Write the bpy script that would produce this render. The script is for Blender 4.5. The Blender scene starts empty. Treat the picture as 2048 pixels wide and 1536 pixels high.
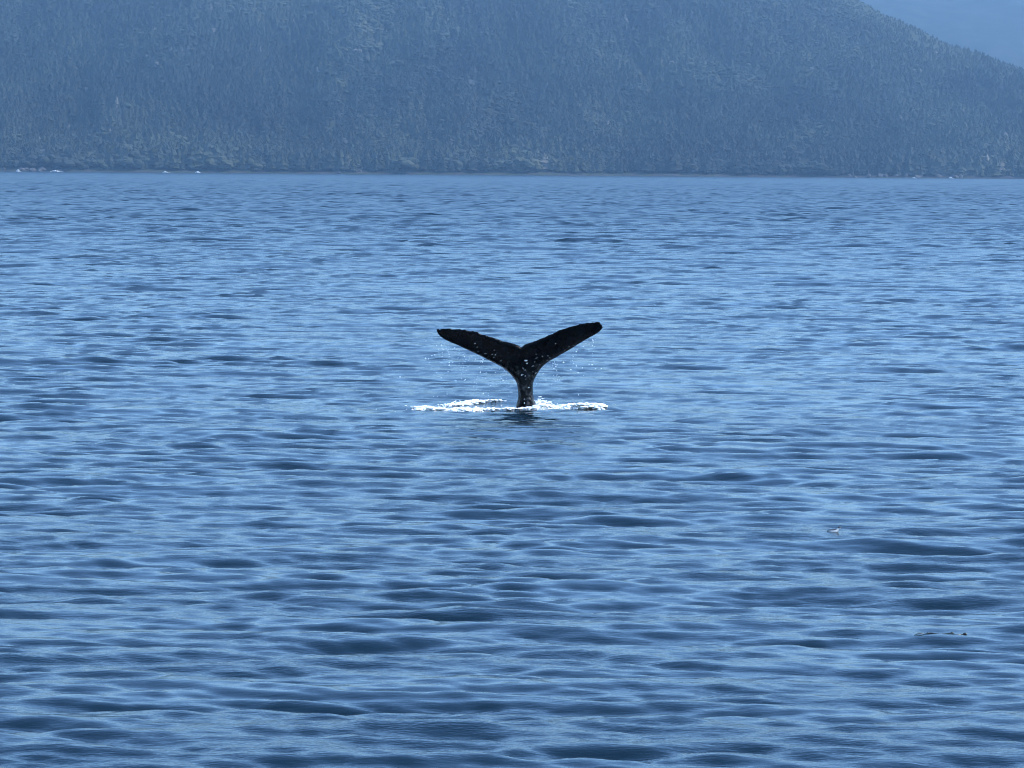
import bpy, bmesh, math, random
import numpy as np
from mathutils import Matrix, Vector
from mathutils.geometry import delaunay_2d_cdt

rng = np.random.default_rng(11)
random.seed(5)
scene = bpy.context.scene
col = scene.collection

# ------------------------------------------------------------------ camera
F = 6900.0                      # focal length in photograph pixels (2048 wide)
CAM_Z = 5.34
PITCH = math.radians(3.52)
ROLL = math.radians(0.42)
cam_d = bpy.data.cameras.new('camera')
cam = bpy.data.objects.new('camera', cam_d)
col.objects.link(cam)
cam_d.sensor_width = 36.0
cam_d.lens = F / 2048.0 * 36.0
cam_d.clip_start = 0.5
cam_d.clip_end = 40000.0
CAM_M = Matrix.Translation((0, 0, CAM_Z)) @ Matrix.Rotation(math.pi / 2 - PITCH, 4, 'X') @ Matrix.Rotation(ROLL, 4, 'Z')
cam.matrix_world = CAM_M
scene.camera = cam

# ------------------------------------------------------------------ sky, sun, exposure
SUN_EL = math.radians(46)
SUN_AZ = math.radians(94)       # clockwise from the view direction (+Y): from the right
world = bpy.data.worlds.new('World')
scene.world = world
world.use_nodes = True
wn, wl = world.node_tree.nodes, world.node_tree.links
wn.clear()
sky = wn.new('ShaderNodeTexSky')
sky.sky_type = 'NISHITA'
sky.sun_disc = False
sky.sun_elevation = SUN_EL
sky.sun_rotation = SUN_AZ
sky.altitude = 0
sky.air_density = 1.3
sky.dust_density = 0.1
sky.ozone_density = 9.0
bg = wn.new('ShaderNodeBackground')
bg.inputs['Strength'].default_value = 0.15
wo = wn.new('ShaderNodeOutputWorld')
wl.new(sky.outputs[0], bg.inputs[0])
wl.new(bg.outputs[0], wo.inputs[0])

sun_d = bpy.data.lights.new('sun', 'SUN')
sun_d.energy = 2.0
sun_d.angle = math.radians(0.53)
sun_d.color = (1.0, 0.96, 0.90)
sun = bpy.data.objects.new('sun', sun_d)
col.objects.link(sun)
sdir = Vector((math.sin(SUN_AZ) * math.cos(SUN_EL), math.cos(SUN_AZ) * math.cos(SUN_EL), math.sin(SUN_EL)))
sun.rotation_euler = sdir.to_track_quat('Z', 'Y').to_euler()
sun.location = sdir * 200

vs = scene.view_settings
vs.view_transform = 'Standard'
vs.look = 'None'
vs.exposure = 1.66
vs.gamma = 1.0
vs.use_curve_mapping = False
cy = scene.cycles
cy.use_denoising = True
try:
    cy.denoiser = 'OPENIMAGEDENOISE'
    cy.denoising_input_passes = 'RGB_ALBEDO_NORMAL'
except Exception:
    pass
cy.volume_bounces = 1
cy.filter_width = 1.0
cy.max_bounces = 6
cy.diffuse_bounces = 2
cy.glossy_bounces = 3
cy.transmission_bounces = 2
cy.sample_clamp_indirect = 6.0
scene.render.film_transparent = False

# ------------------------------------------------------------------ helpers
_R = np.array(CAM_M.to_3x3())


def ray(px, py):
    v = np.array([(px - 1024.0) / F, -(py - 768.0) / F, -1.0])
    return _R @ v


def at_y(px, py, Y):
    """point of the world at distance Y along +Y that the photograph shows at (px, py)"""
    d = ray(px, py)
    t = Y / d[1]
    return np.array([d[0] * t, Y, CAM_Z + d[2] * t])


def on_water(px, py):
    d = ray(px, py)
    t = -CAM_Z / d[2]
    return np.array([d[0] * t, d[1] * t, 0.0])


def tag(o, label=None, cat=None, group=None, kind=None):
    if label: o['label'] = label
    if cat: o['category'] = cat
    if group: o['group'] = group
    if kind: o['kind'] = kind
    return o


def mesh_np(name, co, faces, smooth=True):
    """mesh from numpy vertices and an (n,3) or (n,4) face array"""
    me = bpy.data.meshes.new(name)
    co = np.asarray(co, dtype=np.float32)
    faces = np.asarray(faces, dtype=np.int32)
    n, k = faces.shape
    me.vertices.add(len(co))
    me.vertices.foreach_set('co', co.ravel())
    me.loops.add(n * k)
    me.loops.foreach_set('vertex_index', faces.ravel())
    me.polygons.add(n)
    me.polygons.foreach_set('loop_start', np.arange(0, n * k, k, dtype=np.int32))
    if smooth:
        me.polygons.foreach_set('use_smooth', np.ones(n, dtype=bool))
    me.update(calc_edges=True)
    return me


def link(name, me, m=None, parent=None):
    o = bpy.data.objects.new(name, me)
    col.objects.link(o)
    if m: me.materials.append(m) if len(me.materials) == 0 else None
    if parent: o.parent = parent
    return o


def new_mat(name):
    m = bpy.data.materials.new(name)
    m.use_nodes = True
    nt = m.node_tree
    b = nt.nodes['Principled BSDF']
    return m, nt, b


def N(nt, t, **kw):
    n = nt.nodes.new(t)
    for k, v in kw.items():
        setattr(n, k, v)
    return n


def ramp(nt, stops, interp='LINEAR'):
    r = nt.nodes.new('ShaderNodeValToRGB')
    r.color_ramp.interpolation = interp
    e = r.color_ramp.elements
    while len(e) < len(stops):
        e.new(0.5)
    for i, (p, c) in enumerate(stops):
        e[i].position = p
        e[i].color = (c[0], c[1], c[2], 1) if len(c) == 3 else c
    return r


def sstep(a, b, x):
    t = np.clip((x - a) / (b - a), 0, 1)
    return t * t * (3 - 2 * t)


def value_noise(x, y, seed, octaves=4):
    """cheap smooth fractal noise in about -1..1"""
    out = np.zeros_like(x, dtype=float)
    amp, tot = 1.0, 0.0
    for o in range(octaves):
        r = np.random.default_rng(seed + o * 17)
        g = r.uniform(-1, 1, (256, 256))
        xi, yi = np.floor(x).astype(int), np.floor(y).astype(int)
        fx, fy = x - xi, y - yi
        fx, fy = fx * fx * (3 - 2 * fx), fy * fy * (3 - 2 * fy)
        a = g[xi % 256, yi % 256]; b = g[(xi + 1) % 256, yi % 256]
        c = g[xi % 256, (yi + 1) % 256]; d = g[(xi + 1) % 256, (yi + 1) % 256]
        out += amp * ((a * (1 - fx) + b * fx) * (1 - fy) + (c * (1 - fx) + d * fx) * fy)
        tot += amp
        amp *= 0.5
        x, y = x * 2.03 + 5.2, y * 2.03 + 1.7
    return out / tot


# ------------------------------------------------------------------ the whale's place
WY = 78.4
W0 = on_water(1050, 813)                 # where the tail stock leaves the water
RING_A, RING_B = 2.75, 1.35              # half axes of the foam ring
RC = np.array([on_water(998, 813)[0], on_water(998, 812.5)[1]])

# ------------------------------------------------------------------ waves (one sea, sampled by everything that floats)
MAIN = math.radians(-90 - 4)             # travel direction: towards the camera, a little oblique
BANDS = [  # shortest, longest wavelength, rms slope, spreading power, tile size, grid, turn of the direction (degrees)
    (0.20, 0.42, 0.130, 4.5, 53.3, 1536, -9),
    (0.42, 0.85, 0.135, 6.5, 88.7, 1536, -3),
    (0.85, 1.70, 0.082, 6.0, 131.9, 1024, 4),
    (1.70, 3.40, 0.046, 5.5, 223.1, 1024, 8),
    (3.40, 7.00, 0.026, 5.0, 391.0, 768, -3),
    (7.00, 16.0, 0.014, 9.0, 811.0, 768, -8),
]
CHOP = 0.9


def make_band(lo, hi, slope, spread, L, n, turn, seed):
    r = np.random.default_rng(seed)
    k1 = np.fft.fftfreq(n, L / n) * 2 * np.pi
    kx, ky = np.meshgrid(k1, k1, indexing='ij')
    k = np.hypot(kx, ky)
    k[0, 0] = 1e-9
    lam = 2 * np.pi / k
    env = np.exp(-((np.log2(lam) - np.log2(math.sqrt(lo * hi))) / 0.62) ** 2)
    env *= (lam > lo * 0.6) & (lam < hi * 1.7)
    ang = np.arctan2(ky, kx) - MAIN - math.radians(turn)
    cs = np.cos(ang)
    dirw = np.where(cs > 0, np.abs(cs) ** spread, 0.0) + 0.03 * np.abs(cs)
    amp = env * dirw * k ** -2.0
    spec = amp * np.exp(2j * np.pi * r.random((n, n))) * np.sqrt(-np.log(1 - r.random((n, n)) * 0.999))
    spec[0, 0] = 0
    h = np.fft.ifft2(spec).real
    gx = np.fft.ifft2(1j * kx * spec).real
    gy = np.fft.ifft2(1j * ky * spec).real
    s = slope / math.sqrt((gx ** 2 + gy ** 2).mean())
    d = np.fft.ifft2(1j * spec * kx / k).real, np.fft.ifft2(1j * spec * ky / k).real
    return [a.astype(np.float32) * np.float32(s) for a in (h, d[0], d[1])]


WAVES = [make_band(*b, seed=100 + i) for i, b in enumerate(BANDS)]


def bilerp(grids, L, x, y):
    n = grids[0].shape[0]
    u = x * (n / L); v = y * (n / L)
    iu = np.floor(u); iv = np.floor(v)
    fu = (u - iu).astype(np.float32); fv = (v - iv).astype(np.float32)
    iu = iu.astype(np.int64) % n; iv = iv.astype(np.int64) % n
    ju = (iu + 1) % n; jv = (iv + 1) % n
    i00 = iu * n + iv; i10 = ju * n + iv; i01 = iu * n + jv; i11 = ju * n + jv
    w00 = (1 - fu) * (1 - fv); w10 = fu * (1 - fv); w01 = (1 - fu) * fv; w11 = fu * fv
    res = []
    for g in grids:
        g = g.ravel()
        res.append(g[i00] * w00 + g[i10] * w10 + g[i01] * w01 + g[i11] * w11)
    return res


def ring_r(x, y):
    return np.hypot((x - RC[0]) / RING_A, (y - RC[1]) / RING_B)


def swell(x, y, sx=None, sy=None):
    """displacement (dx, dy, dz) of the sea at x, y; sx, sy = mesh spacing there"""
    x = np.asarray(x, float); y = np.asarray(y, float)
    X = np.zeros(x.shape, np.float32); Y = X.copy(); Z = X.copy()
    rr = ring_r(x, y)
    calm = 1 - 0.66 * np.exp(-np.maximum(rr - 0.78, 0) ** 2 / 0.03)
    gust = 1.0 + 0.28 * value_noise(x / 9.0, y / 22.0, 61, 3)
    group = 0.82 + 0.8 * np.maximum(value_noise(x / 3.8, y / 2.8, 171, 2) + 0.05, 0) + 0.35 * value_noise(x / 15.0, y / 30.0, 172, 2)
    lost = np.full(x.shape, 0.00015, np.float32)
    for (lo, hi, sl, sp, L, n, tn), g in zip(BANDS, WAVES):
        h, dx, dy = bilerp(g, L, x + 13.7, y + 5.1)
        w = np.ones(x.shape, np.float32)
        if sx is not None:
            mid = math.sqrt(lo * hi)
            w = (1 - sstep(0.6 * mid, 2.2 * mid, sy)) * (1 - sstep(0.7 * mid, 2.0 * mid, sx))
        lost += 0.16 * sl * sl * (1 - w * w)
        if hi < 8:
            w = w * calm
        if 1 < hi < 8:
            w = w * (1 - 0.6 * np.exp(-(rr / 2.7) ** 4))       # the whale's slick flattens the chop around it
        if hi < 0.5:
            w = w * gust
        elif hi < 5:
            w = w * group
        if hi > 8:
            w = w * (1 + 3.5 * sstep(600, 2200, y))
        elif hi > 1:
            w = w * (1 + (3.2 if hi > 4 else (1.7 if hi > 2 else 0.9)) * sstep(55, 400, y))   # the open channel is rougher
        Z += w * h
        X -= w * dx * CHOP * 0.6
        Y -= w * dy * CHOP
    # the whale's footprint: a slack sunken disc, a lip under the foam, one outward ripple
    Z += (0.036 * (1 + 0.9 * sstep(1.6, 2.6, np.abs(x - RC[0]))) * np.exp(-((rr - 1.0) / 0.13) ** 2) - 0.03 * np.exp(-(rr / 0.8) ** 4)
          - 0.02 * np.exp(-((rr - 1.35) / 0.15) ** 2))
    return X, Y, Z, lost


def sea_at(x, y):
    """height of the displaced sea surface at true positions x, y"""
    x = np.asarray(x, float); y = np.asarray(y, float)
    u, v = x.copy(), y.copy()
    for _ in range(5):
        dx, dy, dz, _l = swell(u, v)
        u, v = x - dx, y - dy
    return swell(u, v)[2]


def sea_z(x, y):
    return float(sea_at(np.array([x]), np.array([y]))[0])


# ------------------------------------------------------------------ materials of the setting
def water_material():
    m, nt, b = new_mat('sea_water')
    b.inputs['Base Color'].default_value = (0.002, 0.011, 0.018, 1)
    b.inputs['IOR'].default_value = 1.333
    # microfacet roughness of the ripples the mesh cannot hold: alpha^2 = 2 * slope variance
    rv = N(nt, 'ShaderNodeAttribute', attribute_name='ripple_variance')
    m2 = N(nt, 'ShaderNodeMath', operation='MULTIPLY'); m2.inputs[1].default_value = 2.0
    pw = N(nt, 'ShaderNodeMath', operation='POWER'); pw.inputs[1].default_value = 0.25
    nt.links.new(rv.outputs['Fac'], m2.inputs[0])
    nt.links.new(m2.outputs[0], pw.inputs[0])
    nt.links.new(pw.outputs[0], b.inputs['Roughness'])
    tc = N(nt, 'ShaderNodeNewGeometry')
    mp = N(nt, 'ShaderNodeMapping')
    mp.inputs['Scale'].default_value = (0.26, 1.0, 1.0)
    mp.inputs['Rotation'].default_value = (0, 0, math.radians(6))
    nt.links.new(tc.outputs['Position'], mp.inputs['Vector'])
    n1 = N(nt, 'ShaderNodeTexNoise')
    n1.inputs['Scale'].default_value = 9.0
    n1.inputs['Detail'].default_value = 3.0
    n1.inputs['Roughness'].default_value = 0.8
    nt.links.new(mp.outputs[0], n1.inputs['Vector'])
    bp = N(nt, 'ShaderNodeBump')
    bp.inputs['Strength'].default_value = 1.0
    bp.inputs['Distance'].default_value = 0.015
    pm = N(nt, 'ShaderNodeTexNoise')          # ruffled patches between slick ones
    pm.inputs['Scale'].default_value = 0.42
    pm.inputs['Detail'].default_value = 2
    nt.links.new(mp.outputs[0], pm.inputs['Vector'])
    mr = N(nt, 'ShaderNodeMapRange')
    mr.inputs['From Min'].default_value = 0.38
    mr.inputs['From Max'].default_value = 0.66
    mr.inputs['To Min'].default_value = 0.25
    nt.links.new(pm.outputs[0], mr.inputs['Value'])
    mm = N(nt, 'ShaderNodeMath', operation='MULTIPLY')
    nt.links.new(n1.outputs[0], mm.inputs[0])
    nt.links.new(mr.outputs[0], mm.inputs[1])
    nt.links.new(mm.outputs[0], bp.inputs['Height'])
    nt.links.new(bp.outputs[0], b.inputs['Normal'])
    return m


M_WATER = water_material()

# ------------------------------------------------------------------ sea
def build_sea():
    ys = [-300, -200, -120, -70, -40, -20, -8, 0]
    y = 2.0
    while y < 27.5:
        ys.append(y); y += 0.5 if y < 22 else 0.16
    y = 27.5
    while y < 5600:
        ys.append(y)
        y += 0.065 * (y / 28.0) ** 0.75 * (1.0 if y < 700 else (y / 700.0) ** 0.85)
    ys += [5700, 6200, 7000, 9000, 14000]
    ys = np.array(ys)
    nd, no = 404, 20
    s_in = np.linspace(-1, 1, nd)
    so = (np.arange(1, no + 1) / no)
    w = 4.5 + 0.145 * np.maximum(ys, 0)
    xin = w[:, None] * s_in[None, :]
    xo = w[:, None] + (8500 - w[:, None]) * (0.012 * so + 0.988 * so ** 4)[None, :]
    X = np.concatenate([-xo[:, ::-1], xin, xo], axis=1)
    Y = np.repeat(ys[:, None], X.shape[1], axis=1)
    sy = np.gradient(ys)[:, None] * np.ones_like(X)
    sx = np.gradient(X, axis=1)
    dx, dy, dz, lost = swell(X, Y, sx, sy)
    co = np.stack([X + dx, Y + dy, dz], axis=-1).reshape(-1, 3)
    nr, nc = X.shape
    idx = np.arange(nr * nc, dtype=np.int32).reshape(nr, nc)
    q = np.stack([idx[:-1, :-1], idx[:-1, 1:], idx[1:, 1:], idx[1:, :-1]], axis=-1).reshape(-1, 4)
    me = mesh_np('water', co, q)
    at = me.attributes.new('ripple_variance', 'FLOAT', 'POINT')   # slope variance of ripples finer than the mesh
    at.data.foreach_set('value', lost.astype(np.float32).ravel())
    o = link('water', me, M_WATER)
    tag(o, 'blue rippled sea stretching from the foreground to the wooded shore', kind='structure')
    print('sea', nr, nc, len(q) * 2)


build_sea()

# ------------------------------------------------------------------ hills
HS = 1.8                          # the hillside was sketched at 3 km and stands at 5.4 km
SHORE_Y = 3000.0 * HS
RX = np.array([-3000, -1500, -700, -200, 100, 250, 358, 440, 519, 640, 800, 1000, 1300, 3000])
RH = np.array([200, 240, 250, 240, 228, 208, 176, 139, 109, 77, 48, 26, 8, 2])


def shore_y(x):
    return SHORE_Y + 22 * value_noise(x / 150.0, x * 0 + 3.3, 7, 3) + 5 * np.sin(x / 62.0)


def hill_z(x, y):
    sy_ = shore_y(x) / HS
    x, y = x / HS, y / HS
    H = np.interp(x, RX, RH)
    t = (y - sy_) / 520.0
    up = np.clip(t, 0, 1)
    prof = 0.10 * up + 0.90 * (up ** 1.12) - 0.02 * np.sin(up * np.pi)
    z = H * prof
    z = z + sstep(0.02, 0.25, t) * (1 - 0.75 * sstep(0.6, 1.0, t)) * (30 * value_noise(x / 105.0, y / 420.0, 21, 4) + 11 * value_noise(x / 34.0 + y / 160.0, y / 130.0, 33, 3))
    back = np.clip((t - 1.0) / 1.6, 0, 1)
    z = z * (1 - back) - 6 * back
    z = np.where(t < 0, t * 40, z)
    return np.maximum(z, -2.0) * HS


def grid_mesh(name, xs, ys, fz):
    X, Y = np.meshgrid(xs, ys)
    Z = fz(X, Y)
    nr, nc = X.shape
    idx = np.arange(nr * nc).reshape(nr, nc)
    q = np.stack([idx[:-1, :-1], idx[:-1, 1:], idx[1:, 1:], idx[1:, :-1]], axis=-1).reshape(-1, 4)
    return mesh_np(name, np.stack([X, Y, Z], -1).reshape(-1, 3), q)


def hill_material():
    m, nt, b = new_mat('hill_undergrowth')
    g = N(nt, 'ShaderNodeNewGeometry')
    n = N(nt, 'ShaderNodeTexNoise')
    n.inputs['Scale'].default_value = 0.03
    n.inputs['Detail'].default_value = 6
    nt.links.new(g.outputs['Position'], n.inputs['Vector'])
    r = ramp(nt, [(0.3, (0.018, 0.028, 0.012)), (0.7, (0.05, 0.06, 0.025))])
    nt.links.new(n.outputs[0], r.inputs[0])
    nt.links.new(r.outputs[0], b.inputs['Base Color'])
    b.inputs['Roughness'].default_value = 0.9
    return m


M_HILL = hill_material()
hill = link('hill', grid_mesh('hill', HS * np.concatenate([np.linspace(-3000, -720, 60), np.linspace(-700, 800, 300), np.linspace(830, 3000, 60)]),
                              HS * np.concatenate([np.linspace(2940, 3560, 130), np.linspace(3600, 4400, 20)]), hill_z), M_HILL)
tag(hill, 'steep wooded hillside rising straight from the far shore', kind='structure')


def far_z(x, y):
    t = (y - 10800) / 1900.0
    u = np.clip(t, 0, 1)
    z = (715 + 20 * value_noise(x / 1500.0, x * 0 + 9.1, 77, 3)) * u ** 0.9
    z = z + 45 * value_noise(x / 420.0, y / 600.0, 88, 4) * sstep(0.02, 0.3, t) * (1 - sstep(0.75, 1, t))
    return np.where(t < 0, t * 30, z)


def far_material():
    m, nt, b = new_mat('far_mountain_forest')
    g = N(nt, 'ShaderNodeNewGeometry')
    n = N(nt, 'ShaderNodeTexNoise')
    n.inputs['Scale'].default_value = 0.02
    n.inputs['Detail'].default_value = 8
    nt.links.new(g.outputs['Position'], n.inputs['Vector'])
    r = ramp(nt, [(0.36, (0.03, 0.045, 0.025)), (0.7, (0.09, 0.095, 0.07))])
    nt.links.new(n.outputs[0], r.inputs[0])
    nt.links.new(r.outputs[0], b.inputs['Base Color'])
    b.inputs['Roughness'].default_value = 0.9
    return m


far = link('mountain', grid_mesh('mountain', np.linspace(-7500, 7500, 260), np.linspace(10750, 12900, 60), far_z), far_material())
tag(far, 'pale blue distant mountainside behind the wooded hill', kind='structure')


# ------------------------------------------------------------------ forest on the near hill (a wood that reads as one mass)
def leaf_material(name, c0, c1, c2):
    m, nt, b = new_mat(name)
    oi = N(nt, 'ShaderNodeObjectInfo')
    r = ramp(nt, [(0.0, c0), (0.55, c1), (0.993, c2), (1.0, (0.20, 0.19, 0.17))])
    nt.links.new(oi.outputs['Random'], r.inputs[0])
    # stands of different age and kind: broad patches of lighter and darker foliage
    g = N(nt, 'ShaderNodeNewGeometry')
    pn = N(nt, 'ShaderNodeTexNoise')
    pn.inputs['Scale'].default_value = 0.0045
    pn.inputs['Detail'].default_value = 7
    pn.inputs['Roughness'].default_value = 0.6
    nt.links.new(g.outputs['Position'], pn.inputs['Vector'])
    pr = ramp(nt, [(0.36, (0.38, 0.42, 0.5)), (0.5, (1, 1, 1)), (0.64, (2.0, 1.7, 1.45))])
    nt.links.new(pn.outputs[0], pr.inputs[0])
    mx = N(nt, 'ShaderNodeMix', data_type='RGBA', blend_type='MULTIPLY')
    mx.inputs[0].default_value = 1.0
    nt.links.new(r.outputs[0], mx.inputs[6])
    nt.links.new(pr.outputs[0], mx.inputs[7])
    nt.links.new(mx.outputs[2], b.inputs['Base Color'])
    b.inputs['Roughness'].default_value = 0.85
    return m


M_CONIFER = leaf_material('conifer_needles', (0.017, 0.028, 0.018), (0.024, 0.036, 0.022), (0.036, 0.048, 0.030))
M_ALDER = leaf_material('alder_leaves', (0.026, 0.038, 0.022), (0.034, 0.046, 0.026), (0.050, 0.060, 0.036))


def forest_nodes(name, mat, conifer):
    ng = bpy.data.node_groups.new(name, 'GeometryNodeTree')
    ng.interface.new_socket('Geometry', in_out='INPUT', socket_type='NodeSocketGeometry')
    ng.interface.new_socket('Geometry', in_out='OUTPUT', socket_type='NodeSocketGeometry')
    nd, lk = ng.nodes, ng.links
    gi = nd.new('NodeGroupInput'); go = nd.new('NodeGroupOutput')
    coll = nd.new('GeometryNodeGeometryToInstance')
    for v in range(4):
        join = nd.new('GeometryNodeJoinGeometry')
        tiers = [(0.02, 0.05, 0.05, 0.9)]
        if conifer:
            tiers += [(0.12, 0.19, 0.015, 0.34), (0.28, 0.165, 0.012, 0.30), (0.44, 0.135, 0.01, 0.28), (0.60, 0.10, 0.008, 0.24), (0.76, 0.065, 0.0, 0.24)]
            for i, (z, r0, r1, h) in enumerate(tiers):
                c = nd.new('GeometryNodeMeshCone')
                c.inputs['Vertices'].default_value = 9 if i else 5
                c.inputs['Radius Bottom'].default_value = r0 if i else 0.018
                c.inputs['Radius Top'].default_value = r1 if i else 0.006
                c.inputs['Depth'].default_value = h
                t = nd.new('GeometryNodeTransform')
                t.inputs['Translation'].default_value = (0, 0, z)
                lk.new(c.outputs['Mesh'], t.inputs[0])
                lk.new(t.outputs[0], join.inputs[0])
        else:
            for i in range(5):
                c = nd.new('GeometryNodeMeshIcoSphere')
                rr = random.uniform(0.17, 0.27)
                c.inputs['Radius'].default_value = rr
                c.inputs['Subdivisions'].default_value = 2
                t = nd.new('GeometryNodeTransform')
                t.inputs['Translation'].default_value = (random.uniform(-.2, .2), random.uniform(-.2, .2), random.uniform(0.35, 0.78))
                t.inputs['Scale'].default_value = (1, 1, 1.15)
                lk.new(c.outputs['Mesh'], t.inputs[0])
                lk.new(t.outputs[0], join.inputs[0])
            c = nd.new('GeometryNodeMeshCone')
            c.inputs['Vertices'].default_value = 5
            c.inputs['Radius Bottom'].default_value = 0.03
            c.inputs['Radius Top'].default_value = 0.01
            c.inputs['Depth'].default_value = 0.8
            lk.new(c.outputs['Mesh'], join.inputs[0])
        rv = nd.new('FunctionNodeRandomValue')
        rv.data_type = 'FLOAT_VECTOR'
        a = 0.045
        rv.inputs[0].default_value = (-a, -a, -a * 0.8)
        rv.inputs[1].default_value = (a, a, a * 0.8)
        rv.inputs['Seed'].default_value = v + 3
        sp = nd.new('GeometryNodeSetPosition')
        lk.new(join.outputs[0], sp.inputs['Geometry'])
        lk.new(rv.outputs[0], sp.inputs['Offset'])
        sm = nd.new('GeometryNodeSetMaterial')
        sm.inputs['Material'].default_value = mat
        lk.new(sp.outputs[0], sm.inputs[0])
        lk.new(sm.outputs[0], coll.inputs[0])
    iop = nd.new('GeometryNodeInstanceOnPoints')
    iop.inputs['Pick Instance'].default_value = True
    sc = nd.new('GeometryNodeInputNamedAttribute')
    sc.data_type = 'FLOAT_VECTOR'
    sc.inputs['Name'].default_value = 'tree_size'
    rot = nd.new('FunctionNodeRandomValue')
    rot.data_type = 'FLOAT_VECTOR'
    rot.inputs[0].default_value = (-0.05, -0.05, 0)
    rot.inputs[1].default_value = (0.05, 0.05, 6.28)
    lk.new(gi.outputs[0], iop.inputs['Points'])
    lk.new(coll.outputs[0], iop.inputs['Instance'])
    lk.new(sc.outputs[0], iop.inputs['Scale'])
    lk.new(rot.outputs[0], iop.inputs['Rotation'])
    lk.new(iop.outputs[0], go.inputs[0])
    return ng


def wood(name, pts, size, mat, conifer, label):
    me = bpy.data.meshes.new(name)
    me.vertices.add(len(pts))
    me.vertices.foreach_set('co', pts.astype(np.float32).ravel())
    at = me.attributes.new('tree_size', 'FLOAT_VECTOR', 'POINT')
    at.data.foreach_set('vector', size.astype(np.float32).ravel())
    o = link(name, me)
    me.materials.append(mat)
    md = o.modifiers.new('trees', 'NODES')
    md.node_group = forest_nodes(name + '_nodes', mat, conifer)
    tag(o, label, 'forest', kind='stuff')
    return o


NT = 85000
tx = HS * rng.uniform(-660, 860, NT)
ty = HS * (3003 + 560 * rng.random(NT))
ty = np.maximum(ty, shore_y(tx) + rng.uniform(14, 34, NT))
tz = hill_z(tx, ty)
mix = value_noise(tx / 120.0, tz / 80.0, 5, 3) + 0.05
is_alder = (mix + rng.normal(0, 0.35, NT)) > 0.42
thin = value_noise(tx / 45.0, ty / 110.0, 91, 3) > -0.62
hgt = (7 + 14 * rng.random(NT) ** 1.4) * (1 + 0.6 * np.exp(-tz / 35.0)) * (1 + 0.45 * value_noise(tx / 60.0, ty / 90.0, 15, 2))
hgt = hgt * (1 - 0.62 * sstep(0.75, 0.97, (ty - shore_y(tx)) / (520 * HS)))
wid = hgt * rng.uniform(1.3, 2.1, NT)
cm = (~is_alder) & thin
sz = np.stack([wid, wid, hgt], -1)
P = np.stack([tx, ty, tz - 0.4], -1)
wood('conifer_forest', P[cm], sz[cm], M_CONIFER, True, 'dark hazy conifer forest covering the far hillside')
am = is_alder & thin
sz2 = np.stack([wid * 0.62, wid * 0.62, hgt * 0.62], -1)
wood('alder_wood', P[am], sz2[am], M_ALDER, False, 'lighter olive green broadleaf trees in patches above the far shore')

# ------------------------------------------------------------------ far shore: rock band, boulders, surf
def rock_material(name, c0, c1, scale):
    m, nt, b = new_mat(name)
    g = N(nt, 'ShaderNodeNewGeometry')
    n = N(nt, 'ShaderNodeTexNoise')
    n.inputs['Scale'].default_value = scale
    n.inputs['Detail'].default_value = 7
    nt.links.new(g.outputs['Position'], n.inputs['Vector'])
    r = ramp(nt, [(0.35, c0), (0.68, c1)])
    nt.links.new(n.outputs[0], r.inputs[0])
    nt.links.new(r.outputs[0], b.inputs['Base Color'])
    b.inputs['Roughness'].default_value = 0.85
    return m


M_SHORE = rock_material('shore_rock', (0.016, 0.015, 0.014), (0.07, 0.065, 0.058), 0.12)
M_BOULDER = rock_material('pale_boulder', (0.05, 0.046, 0.043), (0.17, 0.155, 0.14), 0.25)


def shore_z(X, Yt):
    # Yt runs 0..1 from the water to the trees
    z = -1.2 + 6.5 * Yt ** 1.1 + 2.4 * value_noise(X / 9.0, Yt * 3.1, 44, 4) * sstep(0.02, 0.3, Yt)
    return z


xs = np.linspace(-1300, 1650, 1300)
tt = np.linspace(0, 1, 12)
X, T = np.meshgrid(xs, tt)
YY = shore_y(X) - 8 + 32 * T
Z = shore_z(X, T)
idx = np.arange(X.size).reshape(X.shape)
q = np.stack([idx[:-1, :-1], idx[:-1, 1:], idx[1:, 1:], idx[1:, :-1]], -1).reshape(-1, 4)
sh = link('shore', mesh_np('shore', np.stack([X, YY, Z], -1).reshape(-1, 3), q, smooth=False), M_SHORE)
tag(sh, 'narrow rocky shore between the sea and the forest', kind='structure')


def rock_mesh(name, seed):
    bm = bmesh.new()
    bmesh.ops.create_icosphere(bm, subdivisions=2, radius=0.5)
    r = random.Random(seed)
    ph = [(r.uniform(0, 6), r.uniform(0, 6), r.uniform(0, 6)) for _ in range(4)]
    for v in bm.verts:
        p = v.co.copy()
        s = 1.0
        for i, f in enumerate((2.1, 3.7, 6.1, 9.0)):
            s += 0.2 / (i + 1) * math.sin(p.x * f * 2 + ph[i][0]) * math.sin(p.y * f * 2 + ph[i][1]) * math.cos(p.z * f * 2 + ph[i][2])
        v.co = p * s
        v.co.z = max(v.co.z, -0.25)
    me = bpy.data.meshes.new(name)
    bm.to_mesh(me); bm.free()
    me.materials.append(M_BOULDER)
    return me


ROCKS = [rock_mesh('shore_rock', s) for s in range(4)]


def shore_rock(px, w_px, h_px, up, label, group):
    d = at_y(px, 350, SHORE_Y)
    x = d[0]
    y = float(shore_y(np.array([x]))[0]) - 8 + 32 * up
    z = float(shore_z(np.array([x]), np.array([up]))[0])
    k = SHORE_Y / F
    o = bpy.data.objects.new('shore_rock', random.choice(ROCKS))
    col.objects.link(o)
    o.location = (x, y, max(z, -0.2) + 0.15 * h_px * k)
    o.scale = (w_px * k, w_px * k * random.uniform(0.7, 1.1), h_px * k * 1.5)
    o.rotation_euler = (0, random.uniform(-.3, .3), random.uniform(-0.5, 0.5))
    tag(o, label, 'rock', group)


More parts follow.
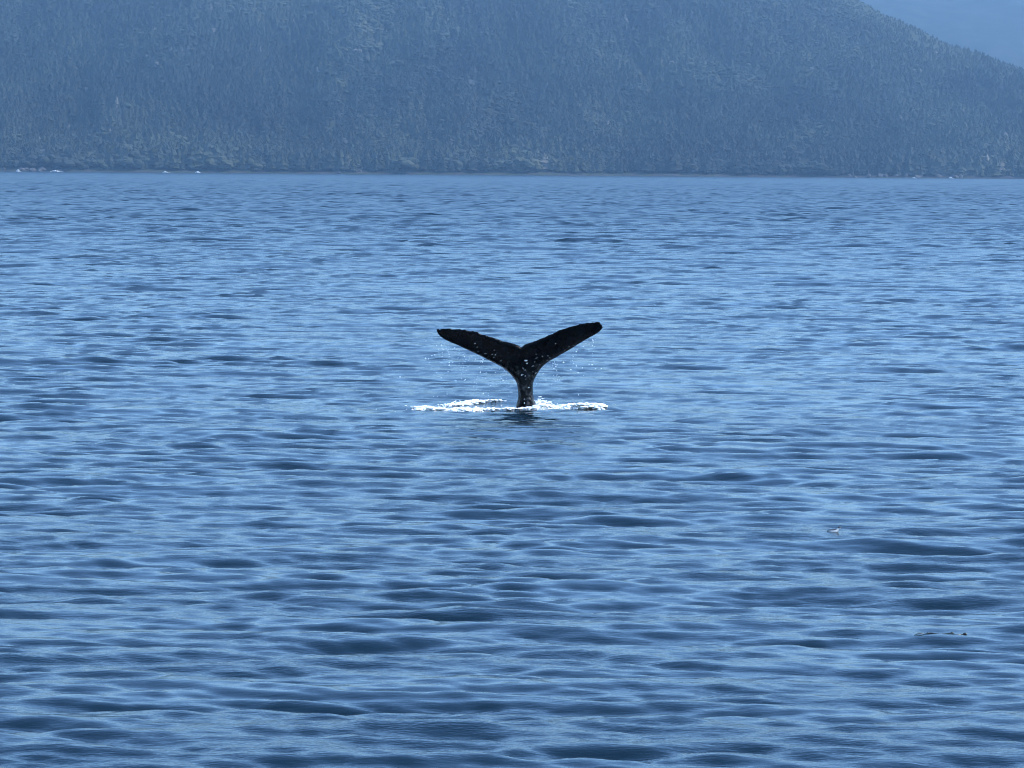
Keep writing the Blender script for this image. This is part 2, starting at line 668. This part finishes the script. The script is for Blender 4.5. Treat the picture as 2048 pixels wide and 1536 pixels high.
for i in range(20):
    shore_rock(random.uniform(1700, 1960), random.uniform(6, 15), random.uniform(4, 9), random.uniform(0.15, 0.98),
               'small pale boulder on the far right stretch of rocky shore', 'pale boulders on the right shore')
for i in range(10):
    shore_rock(random.uniform(2, 130), random.uniform(7, 16), random.uniform(4, 7), random.uniform(0.2, 0.9),
               'small pale boulder on the far left stretch of rocky shore', 'pale boulders on the left shore')
for i in range(9):
    shore_rock(random.uniform(615, 960), random.uniform(6, 12), random.uniform(3, 6), random.uniform(0.2, 0.9),
               'small pale boulder at the forest foot on the middle shore', 'pale boulders on the middle shore')


# ------------------------------------------------------------------ foam
def foam_material():
    m, nt, b = new_mat('white_foam')
    b.inputs['Base Color'].default_value = (0.88, 0.89, 0.88, 1)
    b.inputs['Roughness'].default_value = 0.8
    b.inputs['Subsurface Weight'].default_value = 0.25
    b.inputs['Subsurface Radius'].default_value = (0.05, 0.06, 0.06)
    g = N(nt, 'ShaderNodeNewGeometry')
    n = N(nt, 'ShaderNodeTexNoise')
    n.inputs['Scale'].default_value = 40
    n.inputs['Detail'].default_value = 3
    bp = N(nt, 'ShaderNodeBump')
    bp.inputs['Distance'].default_value = 0.01
    bp.inputs['Strength'].default_value = 0.8
    nt.links.new(g.outputs['Position'], n.inputs['Vector'])
    nt.links.new(n.outputs[0], bp.inputs['Height'])
    nt.links.new(bp.outputs[0], b.inputs['Normal'])
    return m


M_FOAM = foam_material()


def ico(sub):
    bm = bmesh.new()
    bmesh.ops.create_icosphere(bm, subdivisions=sub, radius=1.0)
    v = np.array([x.co[:] for x in bm.verts])
    f = np.array([[y.index for y in x.verts] for x in bm.faces])
    bm.free()
    return v, f


ICO1, ICO2 = ico(1), ico(2)


def lumps(name, centres, radii, seed, base=ICO2, squash=0.75):
    """one mesh of many uneven bubbles-of-foam lumps"""
    r = np.random.default_rng(seed)
    v, f = base
    n = len(centres)
    jit = 1 + 0.20 * r.standard_normal((n, len(v), 1)).clip(-1.5, 1.5)
    stretch = np.stack([r.uniform(0.8, 1.7, n), r.uniform(0.8, 1.5, n), r.uniform(0.6, 1.1, n) * squash], -1)[:, None, :]
    co = centres[:, None, :] + v[None] * jit * stretch * radii[:, None, None]
    ff = (f[None] + (np.arange(n) * len(v))[:, None, None]).reshape(-1, 3)
    return mesh_np(name, co.reshape(-1, 3), ff)


# surf breaking on the far shore
SURF = [
    (37, 341, 10, 6, 'leftmost small white splash of surf on the far shore'),
    (113, 342, 26, 6, 'widest white streak of surf on the far left shore'),
    (333, 345, 15, 4, 'thin broken pair of white surf streaks on the far shore'),
    (396, 344, 11, 5, 'short bright white surf patch right of the thin broken pair'),
    (1829, 358, 9, 3.5, 'small faint surf patch below the pale boulders on the right'),
    (1902, 359, 10, 4.5, 'bright white surf patch at the far right shore'),
]
for i, (px, py, w, h, lab) in enumerate(SURF):
    k = SHORE_Y / F
    base = at_y(px, py, SHORE_Y - 12)
    n = 46
    u = rng.uniform(-1, 1, n)
    ridge = np.exp(-((u + 0.25) * 1.7) ** 2)
    c = np.stack([base[0] + u * w * k * 0.5, float(shore_y(np.array([base[0]]))[0]) - 11 + rng.normal(0, 0.5, n), ridge * h * k * 0.55 * rng.random(n)], -1)
    o = link('surf', lumps('surf', c, 0.20 * h * k * (0.5 + ridge), 300 + i, ICO1), M_FOAM)
    tag(o, lab, 'surf', 'white surf along the far shore')


# ring of foam round the tail
def foam_ring():
    cs, rs = [], []

    def arc(px0, px1, y0, y1, n, dens, spread, hmax, rmin, rmax):
        t = rng.random(n)
        px = px0 + (px1 - px0) * t
        prof = np.interp(t, np.linspace(0, 1, len(dens)), dens)
        keep = rng.random(n) < prof
        px, t, prof = px[keep], t[keep], prof[keep]
        py = y0 + (y1 - y0) * t + 1.1 * np.sin(px / 23.0) + rng.normal(0, 1, len(px)) * spread
        for a, b, p in zip(px, py, prof):
            w = on_water(a, b)
            s = rng.random()
            r = rmin + (rmax - rmin) * rng.random() ** 2.2
            cs.append((w[0], w[1], s * hmax * p, r)); rs.append(r)

    # front arc, left: long low band
    arc(822, 960, 820.0, 822.0, 800, [0.15, 0.75, 1, .9, .7, .9, .5, .7], 1.0, 0.07, 0.012, 0.058)
    arc(800, 850, 816.0, 819.0, 60, [0.1, 0.3, 0.6, 1], 1.5, 0.03, 0.01, 0.03)
    # front arc, middle: broken thin foam
    arc(955, 1075, 821.5, 818.5, 620, [0.75, 0.3, 0.7, 0.35, 0.6, 0.5, 0.95, 1, 0.9], 0.9, 0.050, 0.009, 0.045)
    # right: thick bright mass
    arc(1066, 1212, 816.5, 816.0, 1250, [0.8, 1, 0.75, 0.6, 0.9, 1, 1, 0.75, 0.2], 1.2, 0.13, 0.012, 0.068)
    arc(1160, 1208, 812.0, 814.0, 260, [0.4, 1, 1, 0.5], 1.3, 0.09, 0.01, 0.045)
    arc(1064, 1110, 809.0, 813.0, 260, [1, 1, 0.7, 0.4], 2.0, 0.16, 0.01, 0.045)
    # back arc, left
    arc(876, 1012, 806.5, 804.0, 620, [0.2, 0.6, 0.9, 1, 0.9, 0.7, 0.55, 0.7, 0.3], 0.7, 0.040, 0.009, 0.048)
    # loose flecks
    arc(740, 1245, 817.0, 816.5, 130, [0.3, 0.5, 1, 1, 1, 0.6, 0.3], 5.0, 0.01, 0.006, 0.018)
    c = np.array(cs)
    z = sea_at(c[:, 0], c[:, 1])
    c[:, 2] += z
    o = link('foam_ring', lumps('foam_ring', c[:, :3], c[:, 3], 77, ICO2, 0.6), M_FOAM)
    tag(o, 'ring of white foam on the water around the whale tail', 'foam', kind='stuff')


foam_ring()

# ------------------------------------------------------------------ whale
def whale_material():
    m, nt, b = new_mat('wet_black_skin')
    tc = N(nt, 'ShaderNodeTexCoord')
    n = N(nt, 'ShaderNodeTexNoise')
    n.inputs['Scale'].default_value = 5.0
    n.inputs['Detail'].default_value = 6
    nt.links.new(tc.outputs['Object'], n.inputs['Vector'])
    r = ramp(nt, [(0.3, (0.0006, 0.0006, 0.0008)), (0.62, (0.0015, 0.0015, 0.002)), (0.80, (0.006, 0.0055, 0.0055))])
    nt.links.new(n.outputs[0], r.inputs[0])
    # pale scars: thin veins of noise, on stock and inner leading edges; sunlit stock side painted in too (vertex weights)
    at = N(nt, 'ShaderNodeAttribute', attribute_name='scar_and_lit')
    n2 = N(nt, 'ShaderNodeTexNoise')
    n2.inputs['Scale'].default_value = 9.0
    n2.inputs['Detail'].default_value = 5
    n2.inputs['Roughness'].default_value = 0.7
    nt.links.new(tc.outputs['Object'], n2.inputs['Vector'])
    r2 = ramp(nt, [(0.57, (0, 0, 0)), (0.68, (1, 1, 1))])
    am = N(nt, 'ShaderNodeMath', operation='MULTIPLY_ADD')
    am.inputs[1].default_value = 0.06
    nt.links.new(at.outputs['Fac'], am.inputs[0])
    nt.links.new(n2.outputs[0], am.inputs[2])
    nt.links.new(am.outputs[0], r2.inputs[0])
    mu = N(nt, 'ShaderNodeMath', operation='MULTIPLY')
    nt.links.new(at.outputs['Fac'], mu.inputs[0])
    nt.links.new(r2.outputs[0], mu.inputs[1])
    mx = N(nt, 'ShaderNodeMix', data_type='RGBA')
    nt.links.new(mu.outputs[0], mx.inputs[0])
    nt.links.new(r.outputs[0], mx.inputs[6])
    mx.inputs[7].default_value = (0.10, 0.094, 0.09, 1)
    nt.links.new(mx.outputs[2], b.inputs['Base Color'])
    rr_ = ramp(nt, [(0.35, (0.16, 0.16, 0.16)), (0.65, (0.45, 0.45, 0.45))])
    nt.links.new(n2.outputs[0], rr_.inputs[0])
    nt.links.new(rr_.outputs[0], b.inputs['Roughness'])
    b.inputs['Specular IOR Level'].default_value = 0.07
    n3 = N(nt, 'ShaderNodeTexNoise')
    n3.inputs['Scale'].default_value = 24
    n3.inputs['Detail'].default_value = 4
    nt.links.new(tc.outputs['Object'], n3.inputs['Vector'])
    bp = N(nt, 'ShaderNodeBump')
    bp.inputs['Distance'].default_value = 0.005
    bp.inputs['Strength'].default_value = 0.5
    nt.links.new(n3.outputs[0], bp.inputs['Height'])
    nt.links.new(bp.outputs[0], b.inputs['Normal'])
    return m


TRAIL_L = [(873, 659), (884, 657.5), (900, 658), (915, 658.3), (931, 660), (934, 661.6), (945, 663), (955, 665), (962, 669), (975, 672), (990, 677),
           (1005, 682.3), (1018, 684.6), (1030, 687.6), (1037, 690), (1043, 694.8)]
TRAIL_R = [(1043, 694.8), (1048, 690.2), (1058, 686), (1073, 681), (1090, 674), (1104, 668), (1118, 661.5), (1135, 655), (1147, 651.5), (1160, 648.5),
           (1175, 646.6), (1190, 645), (1192, 643.2), (1196, 643.0), (1200, 644.5), (1201, 647.5), (1204, 651), (1205.5, 655)]
LEAD_R = [(1205.5, 655), (1200, 663), (1190, 669), (1180, 674.3), (1165, 683), (1150, 692), (1140, 699), (1125, 707), (1110, 716), (1098, 722), (1087, 731),
          (1080, 738.5), (1075, 747), (1071.5, 753), (1068, 759), (1066, 767), (1065.8, 780), (1066.5, 793), (1069, 803), (1075, 811), (1084, 830), (1090, 860), (1094, 900)]
LEAD_L = [(1004, 900), (1010, 860), (1029, 830), (1033.5, 806), (1036, 799), (1036.8, 790), (1036, 780), (1034.5, 771), (1033, 763), (1029, 758), (1022, 749.5), (1013, 740.5),
          (1003, 733.5), (990, 726.5), (975, 719), (960, 711), (945, 704), (930, 697), (915, 690), (900, 684), (890, 679), (880, 672.5), (875, 667), (873, 659)]


def resample(pl, step, rough=0.0, seed=0):
    r = random.Random(seed)
    out = []
    for (x0, y0), (x1, y1) in zip(pl[:-1], pl[1:]):
        n = max(1, int(math.hypot(x1 - x0, y1 - y0) / step))
        for i in range(n):
            t = i / n
            out.append((x0 + (x1 - x0) * t, y0 + (y1 - y0) * t + (r.uniform(-rough, rough) if rough else 0)))
    return out


def smooth_pl(pl, it=2):
    p = np.array(pl, float)
    for _ in range(it):
        p[1:-1] = 0.25 * p[:-2] + 0.5 * p[1:-1] + 0.25 * p[2:]
    return [tuple(a) for a in p]


def edge_noise(pl, amp, seed):
    p = np.array(pl)
    k = value_noise(p[:, 0] / 5.0, p[:, 0] * 0 + seed, seed, 3)
    p[1:-1, 1] += amp * k[1:-1] * 1.6
    return [tuple(a) for a in p]


tl = edge_noise(resample(TRAIL_L, 1.6), 1.0, 3)
tr = edge_noise(resample(TRAIL_R, 1.6), 1.0, 9)
lr = smooth_pl(resample(LEAD_R, 2.5), 4)
ll = smooth_pl(resample(LEAD_L, 2.5), 4)
OUT = np.array(tl + tr + lr + [LEAD_R[-1]] + ll)


def dist_outline(P):
    """distance (photograph px) to the outline, the open foot of the stock not counted"""
    A = OUT; B = np.roll(OUT, -1, axis=0)
    keep = ~((A[:, 1] > 898) & (B[:, 1] > 898))
    A, B = A[keep], B[keep]
    d = np.full(len(P), 1e9)
    for a, b in zip(A, B):
        ab = b - a
        L = (ab * ab).sum()
        if L < 1e-9: continue
        t = np.clip(((P - a) @ ab) / L, 0, 1)
        q = a + t[:, None] * ab
        d = np.minimum(d, np.hypot(*(P - q).T))
    return d


def inside(P):
    x, y = P[:, 0], P[:, 1]
    c = np.zeros(len(P), bool)
    A = OUT; B = np.roll(OUT, -1, axis=0)
    for (x0, y0), (x1, y1) in zip(A, B):
        if y0 == y1: continue
        m = ((y0 > y) != (y1 > y)) & (x < (x1 - x0) * (y - y0) / (y1 - y0) + x0)
        c ^= m
    return c


PXM = F / 78.7


def lean(px, py):
    """how far (m) the plate leans from the stock's plane: the trailing edge comes towards the camera, the tips curl back"""
    up = np.maximum(745 - py, 0) / PXM
    v = -0.55 * up ** 1.15
    v += 0.10 * ((px - 1045) / 160.0) ** 2
    dn = np.maximum(py - 800, 0) / PXM
    return v + 0.30 * dn


def half_thick(px, py, d):
    stock = sstep(705, 775, py)
    mid = np.exp(-((px - 1046) / 42.0) ** 2)
    R = 12 + 6 * stock
    k = 0.030 + 0.075 * mid + stock * 0.20
    k *= np.where(np.abs(px - 1046) > 60, np.clip(1.25 - np.abs(px - 1046) / 190.0, 0.3, 1), 1)
    u = np.clip(d / R, 0, 1)
    return k * np.sqrt(np.maximum(1 - (1 - u) ** 2, 0)) + 0.004


def build_whale():
    gx, gy = np.meshgrid(np.arange(868, 1212, 3.2), np.arange(640, 899, 3.2))
    P = np.stack([gx.ravel(), gy.ravel()], -1) + rng.uniform(-0.5, 0.5, (gx.size, 2))
    P = P[inside(P)]
    P = P[dist_outline(P) > 1.3]
    no = len(OUT)
    verts = [Vector(p) for p in np.concatenate([OUT, P])]
    edges = [(i, (i + 1) % no) for i in range(no)]
    v2, e2, f2, *_ = delaunay_2d_cdt(verts, edges, [list(range(no))], 1, 1e-4)
    V = np.array([v[:] for v in v2])
    Fc = np.array([f for f in f2 if len(f) == 3])
    d = dist_outline(V)
    rim = d < 1e-3
    th = half_thick(V[:, 0], V[:, 1], d)
    th[rim] = 0
    ln = lean(V[:, 0], V[:, 1])
    front = np.array([at_y(p[0], p[1], WY + l) for p, l in zip(V, ln)])
    back = front.copy()
    front[:, 1] -= th
    back[:, 1] += th
    # weld rims
    n = len(V)
    bi = np.arange(n) + n
    bi[rim] = np.arange(n)[rim]
    co = np.concatenate([front, back])
    faces = np.concatenate([Fc, bi[Fc][:, ::-1]])
    org = Vector((W0[0], WY, 0))
    me = mesh_np('humpback_whale', co - np.array(org), faces)
    bm = bmesh.new(); bm.from_mesh(me)
    bmesh.ops.delete(bm, geom=[v for v in bm.verts if not v.link_faces], context='VERTS')
    bmesh.ops.recalc_face_normals(bm, faces=bm.faces)
    bm.to_mesh(me); bm.free()
    me.polygons.foreach_set('use_smooth', np.ones(len(me.polygons), bool))
    # weights of the scars and of the painted sunlit side of the stock
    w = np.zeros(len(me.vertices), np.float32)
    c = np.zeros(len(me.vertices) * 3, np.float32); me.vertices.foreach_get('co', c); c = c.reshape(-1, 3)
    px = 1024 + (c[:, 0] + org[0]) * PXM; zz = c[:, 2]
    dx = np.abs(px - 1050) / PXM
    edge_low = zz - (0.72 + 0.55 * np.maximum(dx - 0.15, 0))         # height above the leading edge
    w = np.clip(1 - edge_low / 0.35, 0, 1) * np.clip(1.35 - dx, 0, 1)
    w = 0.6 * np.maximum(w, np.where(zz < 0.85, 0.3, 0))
    w = np.maximum(w, np.clip((px - 1042) / 12, 0.1, 1) * (1 - sstep(0.22, 0.50, zz)))      # sunlight on the stock's lower right, painted in as a paler mottle
    at = me.attributes.new('scar_and_lit', 'FLOAT', 'POINT')
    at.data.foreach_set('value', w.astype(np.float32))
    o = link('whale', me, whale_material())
    o.location = org
    tag(o, 'black whale tail with spread flukes raised above the foam', 'whale')
    return o, org


whale, WORG = build_whale()


def glint_material():
    m, nt, b = new_mat('glint_white')
    b.inputs['Base Color'].default_value = (0.85, 0.84, 0.82, 1)
    b.inputs['Roughness'].default_value = 0.3
    return m


M_BARN = glint_material()  # wet glints on the skin, put in as pale raised lumps
M_GLINT_G = bpy.data.materials.new('glint_grey')
M_GLINT_G.use_nodes = True
M_GLINT_G.node_tree.nodes['Principled BSDF'].inputs['Base Color'].default_value = (0.16, 0.16, 0.155, 1)
GLINTS = [  # px, py, size px, elongation, white?
    (950.5, 686.5, 2.6, 1.0, 1), (955, 693.5, 2.4, 2.0, 0), (989, 700, 2.0, 0.5, 0), (984.5, 708, 2.0, 1.0, 1), (991, 709, 1.7, 1.0, 1), (972, 707, 2.4, 2.4, 0),
    (956, 703, 1.6, 1.0, 0), (1002, 721, 2.2, 1.0, 0), (988, 715, 1.8, 1.3, 0), (965, 713, 1.6, 0.6, 0), (1052.5, 720.5, 3.4, 1.6, 1), (1054, 725.5, 2.0, 1.0, 1),
    (1046, 735, 2.8, 0.6, 0), (1050, 739, 2.4, 0.7, 0), (1044, 748.5, 2.6, 1.0, 1), (1050.5, 751, 2.2, 0.45, 1), (1051.5, 757, 1.8, 0.4, 0), (1071, 745, 2.2, 1.5, 1),
    (1065, 742.5, 2.0, 1.3, 0), (1037, 766.5, 2.6, 2.0, 0), (1056.5, 773, 2.4, 1.6, 1), (1111.5, 686.5, 2.4, 0.6, 1), (1129.5, 700.5, 1.9, 0.5, 0), (1138, 693.5, 1.8, 1.6, 0),
    (1072, 707.5, 2.4, 1.4, 0), (1085, 712, 2.6, 0.9, 0), (1096, 711, 2.2, 0.6, 0), (1099, 715, 2.4, 1.6, 0), (1073, 715.5, 2.2, 2.0, 0), (1066, 731.5, 2.6, 2.0, 0),
    (1079, 728, 2.2, 0.6, 0), (1094, 720.5, 2.2, 1.5, 0), (1069.5, 723, 1.9, 0.5, 0), (1048.5, 797, 2.0, 0.35, 1), (1049, 804, 2.0, 0.4, 1), (1061, 783.5, 2.0, 1.8, 0),
]


def bump_pt(px, py):
    P = np.array([[px, py]])
    d = dist_outline(P)
    th = half_thick(P[:, 0], P[:, 1], d)[0]
    p = at_y(px, py, WY + float(lean(np.array([px]), np.array([py]))[0]))
    p[1] -= th
    return p


def glint_mesh(seed, mat):
    r = np.random.default_rng(seed)
    n = 6
    c = np.stack([r.normal(0, 0.45, n), r.uniform(-0.15, 0.05, n), r.normal(0, 0.45, n)], -1)
    me = lumps('glint_lump', c, r.uniform(0.25, 0.6, n), seed, ICO1, 1.0)
    me.materials.append(mat)
    return me


CR = [[glint_mesh(s, M_GLINT_G) for s in range(500, 503)], [glint_mesh(s, M_BARN) for s in range(510, 513)]]
for i, (px, py, s, e, wht) in enumerate(GLINTS):
    o = bpy.data.objects.new('glint_lump', CR[wht][i % 3])
    col.objects.link(o)
    o.parent = whale
    p = bump_pt(px, py) - np.array(WORG)
    o.location = p
    k = s / PXM * 0.75
    o.scale = (k * math.sqrt(e), k * 0.35, k / math.sqrt(e))
    o.rotation_euler = (0, random.uniform(-.5, .5), 0)


# ------------------------------------------------------------------ falling drops
def drops():
    pts, rad = [], []

    def add(px, py, r, dy):
        p = at_y(px, py, WY + dy)
        if p[2] < 0.03: return
        pts.append(p); rad.append(r)

    # the drops one can see singly
    for px, py, s in [(851, 717, 3.2), (857, 718, 2), (909, 696, 3.4), (913, 699, 3.8), (905, 699, 1.8), (963, 716, 4.2), (966, 719, 2.6), (869, 710, 2.0), (800, 754, 2.2),
                      (911, 761, 2.4), (912, 764, 1.4), (894, 788, 2.2), (1109, 724, 2.4), (1110, 728, 1.8), (1127, 725, 2.6), (1184, 729.5, 2.4), (1178, 729, 1.6), (1156, 745.5, 2),
                      (983, 738, 2.2), (999, 738, 2), (902, 733, 1.8), (920, 740, 1.6), (1157, 790, 1.6), (971, 757, 1.8), (1001, 764, 1.6), (1092, 760, 1.6), (888, 719, 1.6)]:
        add(px, py, s / PXM * 0.55, -0.25)
    for i in range(15):                       # strings of water still running off the leading edges
        t = rng.random()
        if i % 4:
            px, py = 885 + 130 * t, 683 + 58 * t
        else:
            px, py = 1190 - 100 * t, 674 + 58 * t
        dy = rng.normal(-0.1, 0.15)
        for k in range(rng.integers(4, 10)):
            py += rng.uniform(1.5, 6) * (1 + 0.25 * k)
            px += rng.normal(-0.4, 2.4)
            if py > 805: break
            add(px, py, rng.uniform(0.005, 0.011), dy)
    for i in range(90):
        t = rng.random()
        if rng.random() < 0.82:
            px = 860 + 165 * t + rng.normal(0, 14); top = 680 + 68 * t
        else:
            px = 1195 - 115 * t + rng.normal(0, 10); top = 672 + 70 * t
        py = top + rng.exponential(38)
        if py > 808: continue
        add(px, py, rng.uniform(0.003, 0.007) * (1 + rng.random()), rng.normal(-0.1, 0.3))
    P = np.array(pts); R_ = np.array(rad)
    me = lumps('falling_drops', P, R_, 909, ICO1, 1.0)
    m, nt, b = new_mat('spray_drop')
    b.inputs['Base Color'].default_value = (0.80, 0.86, 0.90, 1)
    b.inputs['Roughness'].default_value = 0.15
    o = link('falling_drops', me, m)
    tag(o, 'scattered bright water drops falling from the edges of the flukes', 'spray', kind='stuff')


drops()


# ------------------------------------------------------------------ seabird on the water
def plain(name, c, rough=0.6):
    m, nt, b = new_mat(name)
    n = N(nt, 'ShaderNodeTexNoise')
    n.inputs['Scale'].default_value = 40
    tc = N(nt, 'ShaderNodeTexCoord')
    nt.links.new(tc.outputs['Object'], n.inputs['Vector'])
    r = ramp(nt, [(0.3, tuple(x * 0.8 for x in c)), (0.7, c)])
    nt.links.new(n.outputs[0], r.inputs[0])
    nt.links.new(r.outputs[0], b.inputs['Base Color'])
    b.inputs['Roughness'].default_value = rough
    return m


def tube(path, radii, flat=None, seg=12):
    """closed loft of round sections along +X-ish path; flat = vertical squash per section"""
    vs_, fs = [], []
    n = len(path)
    for i, (p, r) in enumerate(zip(path, radii)):
        a = Vector(path[max(i - 1, 0)]); b = Vector(path[min(i + 1, n - 1)])
        t = (b - a).normalized()
        side = Vector((0, 1, 0)); up = side.cross(t).normalized() * -1
        ry = r if flat is None else r * flat[i]
        for k in range(seg):
            an = 2 * math.pi * k / seg
            vs_.append(Vector(p) + side * math.cos(an) * r + up * math.sin(an) * ry)
    for i in range(n - 1):
        for k in range(seg):
            a = i * seg + k; b = i * seg + (k + 1) % seg
            fs.append((a, b, b + seg, a + seg))
    vs_.append(Vector(path[0])); vs_.append(Vector(path[-1]))
    for k in range(seg):
        fs.append((len(vs_) - 2, (k + 1) % seg, k, k)[:3])
        fs.append((len(vs_) - 1, (n - 1) * seg + k, (n - 1) * seg + (k + 1) % seg))
    me = bpy.data.meshes.new('loft')
    me.from_pydata([v[:] for v in vs_], [], fs)
    me.polygons.foreach_set('use_smooth', np.ones(len(me.polygons), bool))
    return me


def seabird():
    w = on_water(1651, 1051)
    yy = w[1] + np.linspace(-1.6, 1.6, 65)
    z_ = sea_at(np.full(65, w[0]), yy)
    w[1] = yy[int(np.argmax(z_))] - 0.06
    z = sea_z(w[0], w[1])
    # one continuous body: tail, flanks, breast, neck, head
    me = tube([(-.135, 0, .045), (-.11, 0, .04), (-.06, 0, .03), (0, 0, .028), (.045, 0, .04), (.075, 0, .07), (.092, 0, .10), (.112, 0, .118), (.132, 0, .114), (.145, 0, .110)],
              [.008, .028, .05, .055, .05, .034, .025, .027, .02, .008], [.6, .75, .85, .9, .95, 1, 1, 1, 1, 1])
    me.name = 'seabird'
    b = link('seabird', me, plain('bird_white', (0.45, 0.46, 0.46)))
    b.location = (w[0], w[1], z - 0.02)
    b.scale = (0.72, 0.72, 0.62)
    tag(b, 'small black and white seabird floating on the water right of the whale', 'bird')
    dark = plain('bird_dark', (0.025, 0.025, 0.028))
    # dark back and wings folded, cap, bill
    bk = tube([(-.145, 0, .058), (-.09, 0, .066), (-.02, 0, .072), (.04, 0, .078), (.07, 0, .088)], [.006, .03, .043, .036, .016], [.5, .35, .32, .4, .5])
    link('wing', bk, dark, b)
    cap = tube([(.083, 0, .105), (.098, 0, .124), (.118, 0, .130), (.137, 0, .119), (.146, 0, .111)], [.015, .0265, .026, .019, .006], [.9, .85, .85, .85, 1])
    link('cap', cap, dark, b)
    bl = tube([(.143, 0, .110), (.155, 0, .108), (.168, 0, .106)], [.006, .004, .001])
    link('bill', bl, dark, b)


seabird()


# ------------------------------------------------------------------ drifting kelp
def kelp():
    m = plain('kelp_brown', (0.018, 0.020, 0.012), 0.3)
    root = bpy.data.objects.new('kelp', None)
    col.objects.link(root)
    w = on_water(1880, 1277)
    root.location = (w[0], w[1], 0)
    tag(root, 'dark strand of drifting kelp with small floats near the right edge', 'kelp')

    def pt(px, py, up=0.0):
        q = on_water(px, py)
        return (q[0] - w[0], q[1] - w[1], sea_z(q[0], q[1]) + up)

    link('blade', tube([pt(1828, 1278.5), pt(1834, 1278, .012), pt(1842, 1278, .012), pt(1850, 1277.5)], [.003, .013, .014, .004], [.5] * 4, 8), m, root)
    link('stalk', tube([pt(1848, 1277.5), pt(1862, 1276.5, .004), pt(1880, 1277, -.01), pt(1898, 1276, .006), pt(1912, 1277, -.006), pt(1929, 1276, .006)], [.006, .008, .007, .008, .007, .008], None, 8), m, root)
    for px, py, r in ((1856, 1276.5, .009), (1904, 1275, .015), (1930, 1276, .017)):
        p = pt(px, py, r * 0.5)
        link('float', tube([(p[0] - r * 1.5, p[1], p[2]), (p[0] - r, p[1], p[2]), (p[0], p[1], p[2] + .003), (p[0] + r, p[1], p[2]), (p[0] + r * 1.4, p[1], p[2])], [r * .2, r * .75, r, r * .75, r * .2], None, 8), m, root)


kelp()

# ------------------------------------------------------------------ haze
def haze():
    bm = bmesh.new()
    bmesh.ops.create_cube(bm, size=1.0)
    me = bpy.data.meshes.new('haze')
    bm.to_mesh(me); bm.free()
    o = bpy.data.objects.new('haze', me)
    col.objects.link(o)
    x0, x1, y0, y1, z0, z1 = -9000, 9000, -800, 14500, -12.0, 800
    o.location = ((x0 + x1) / 2, (y0 + y1) / 2, (z0 + z1) / 2)
    o.scale = (x1 - x0, y1 - y0, z1 - z0)
    m = bpy.data.materials.new('blue_haze')
    m.use_nodes = True
    nt = m.node_tree
    nt.nodes.clear()
    out = nt.nodes.new('ShaderNodeOutputMaterial')
    v = nt.nodes.new('ShaderNodeVolumePrincipled')
    v.inputs['Color'].default_value = (0.36, 0.47, 0.58, 1)
    v.inputs['Density'].default_value = 0.000125
    v.inputs['Anisotropy'].default_value = 0.8
    nt.links.new(v.outputs[0], out.inputs['Volume'])
    me.materials.append(m)
    tag(o, 'pale blue haze over the sea and the hills', kind='stuff')


haze()
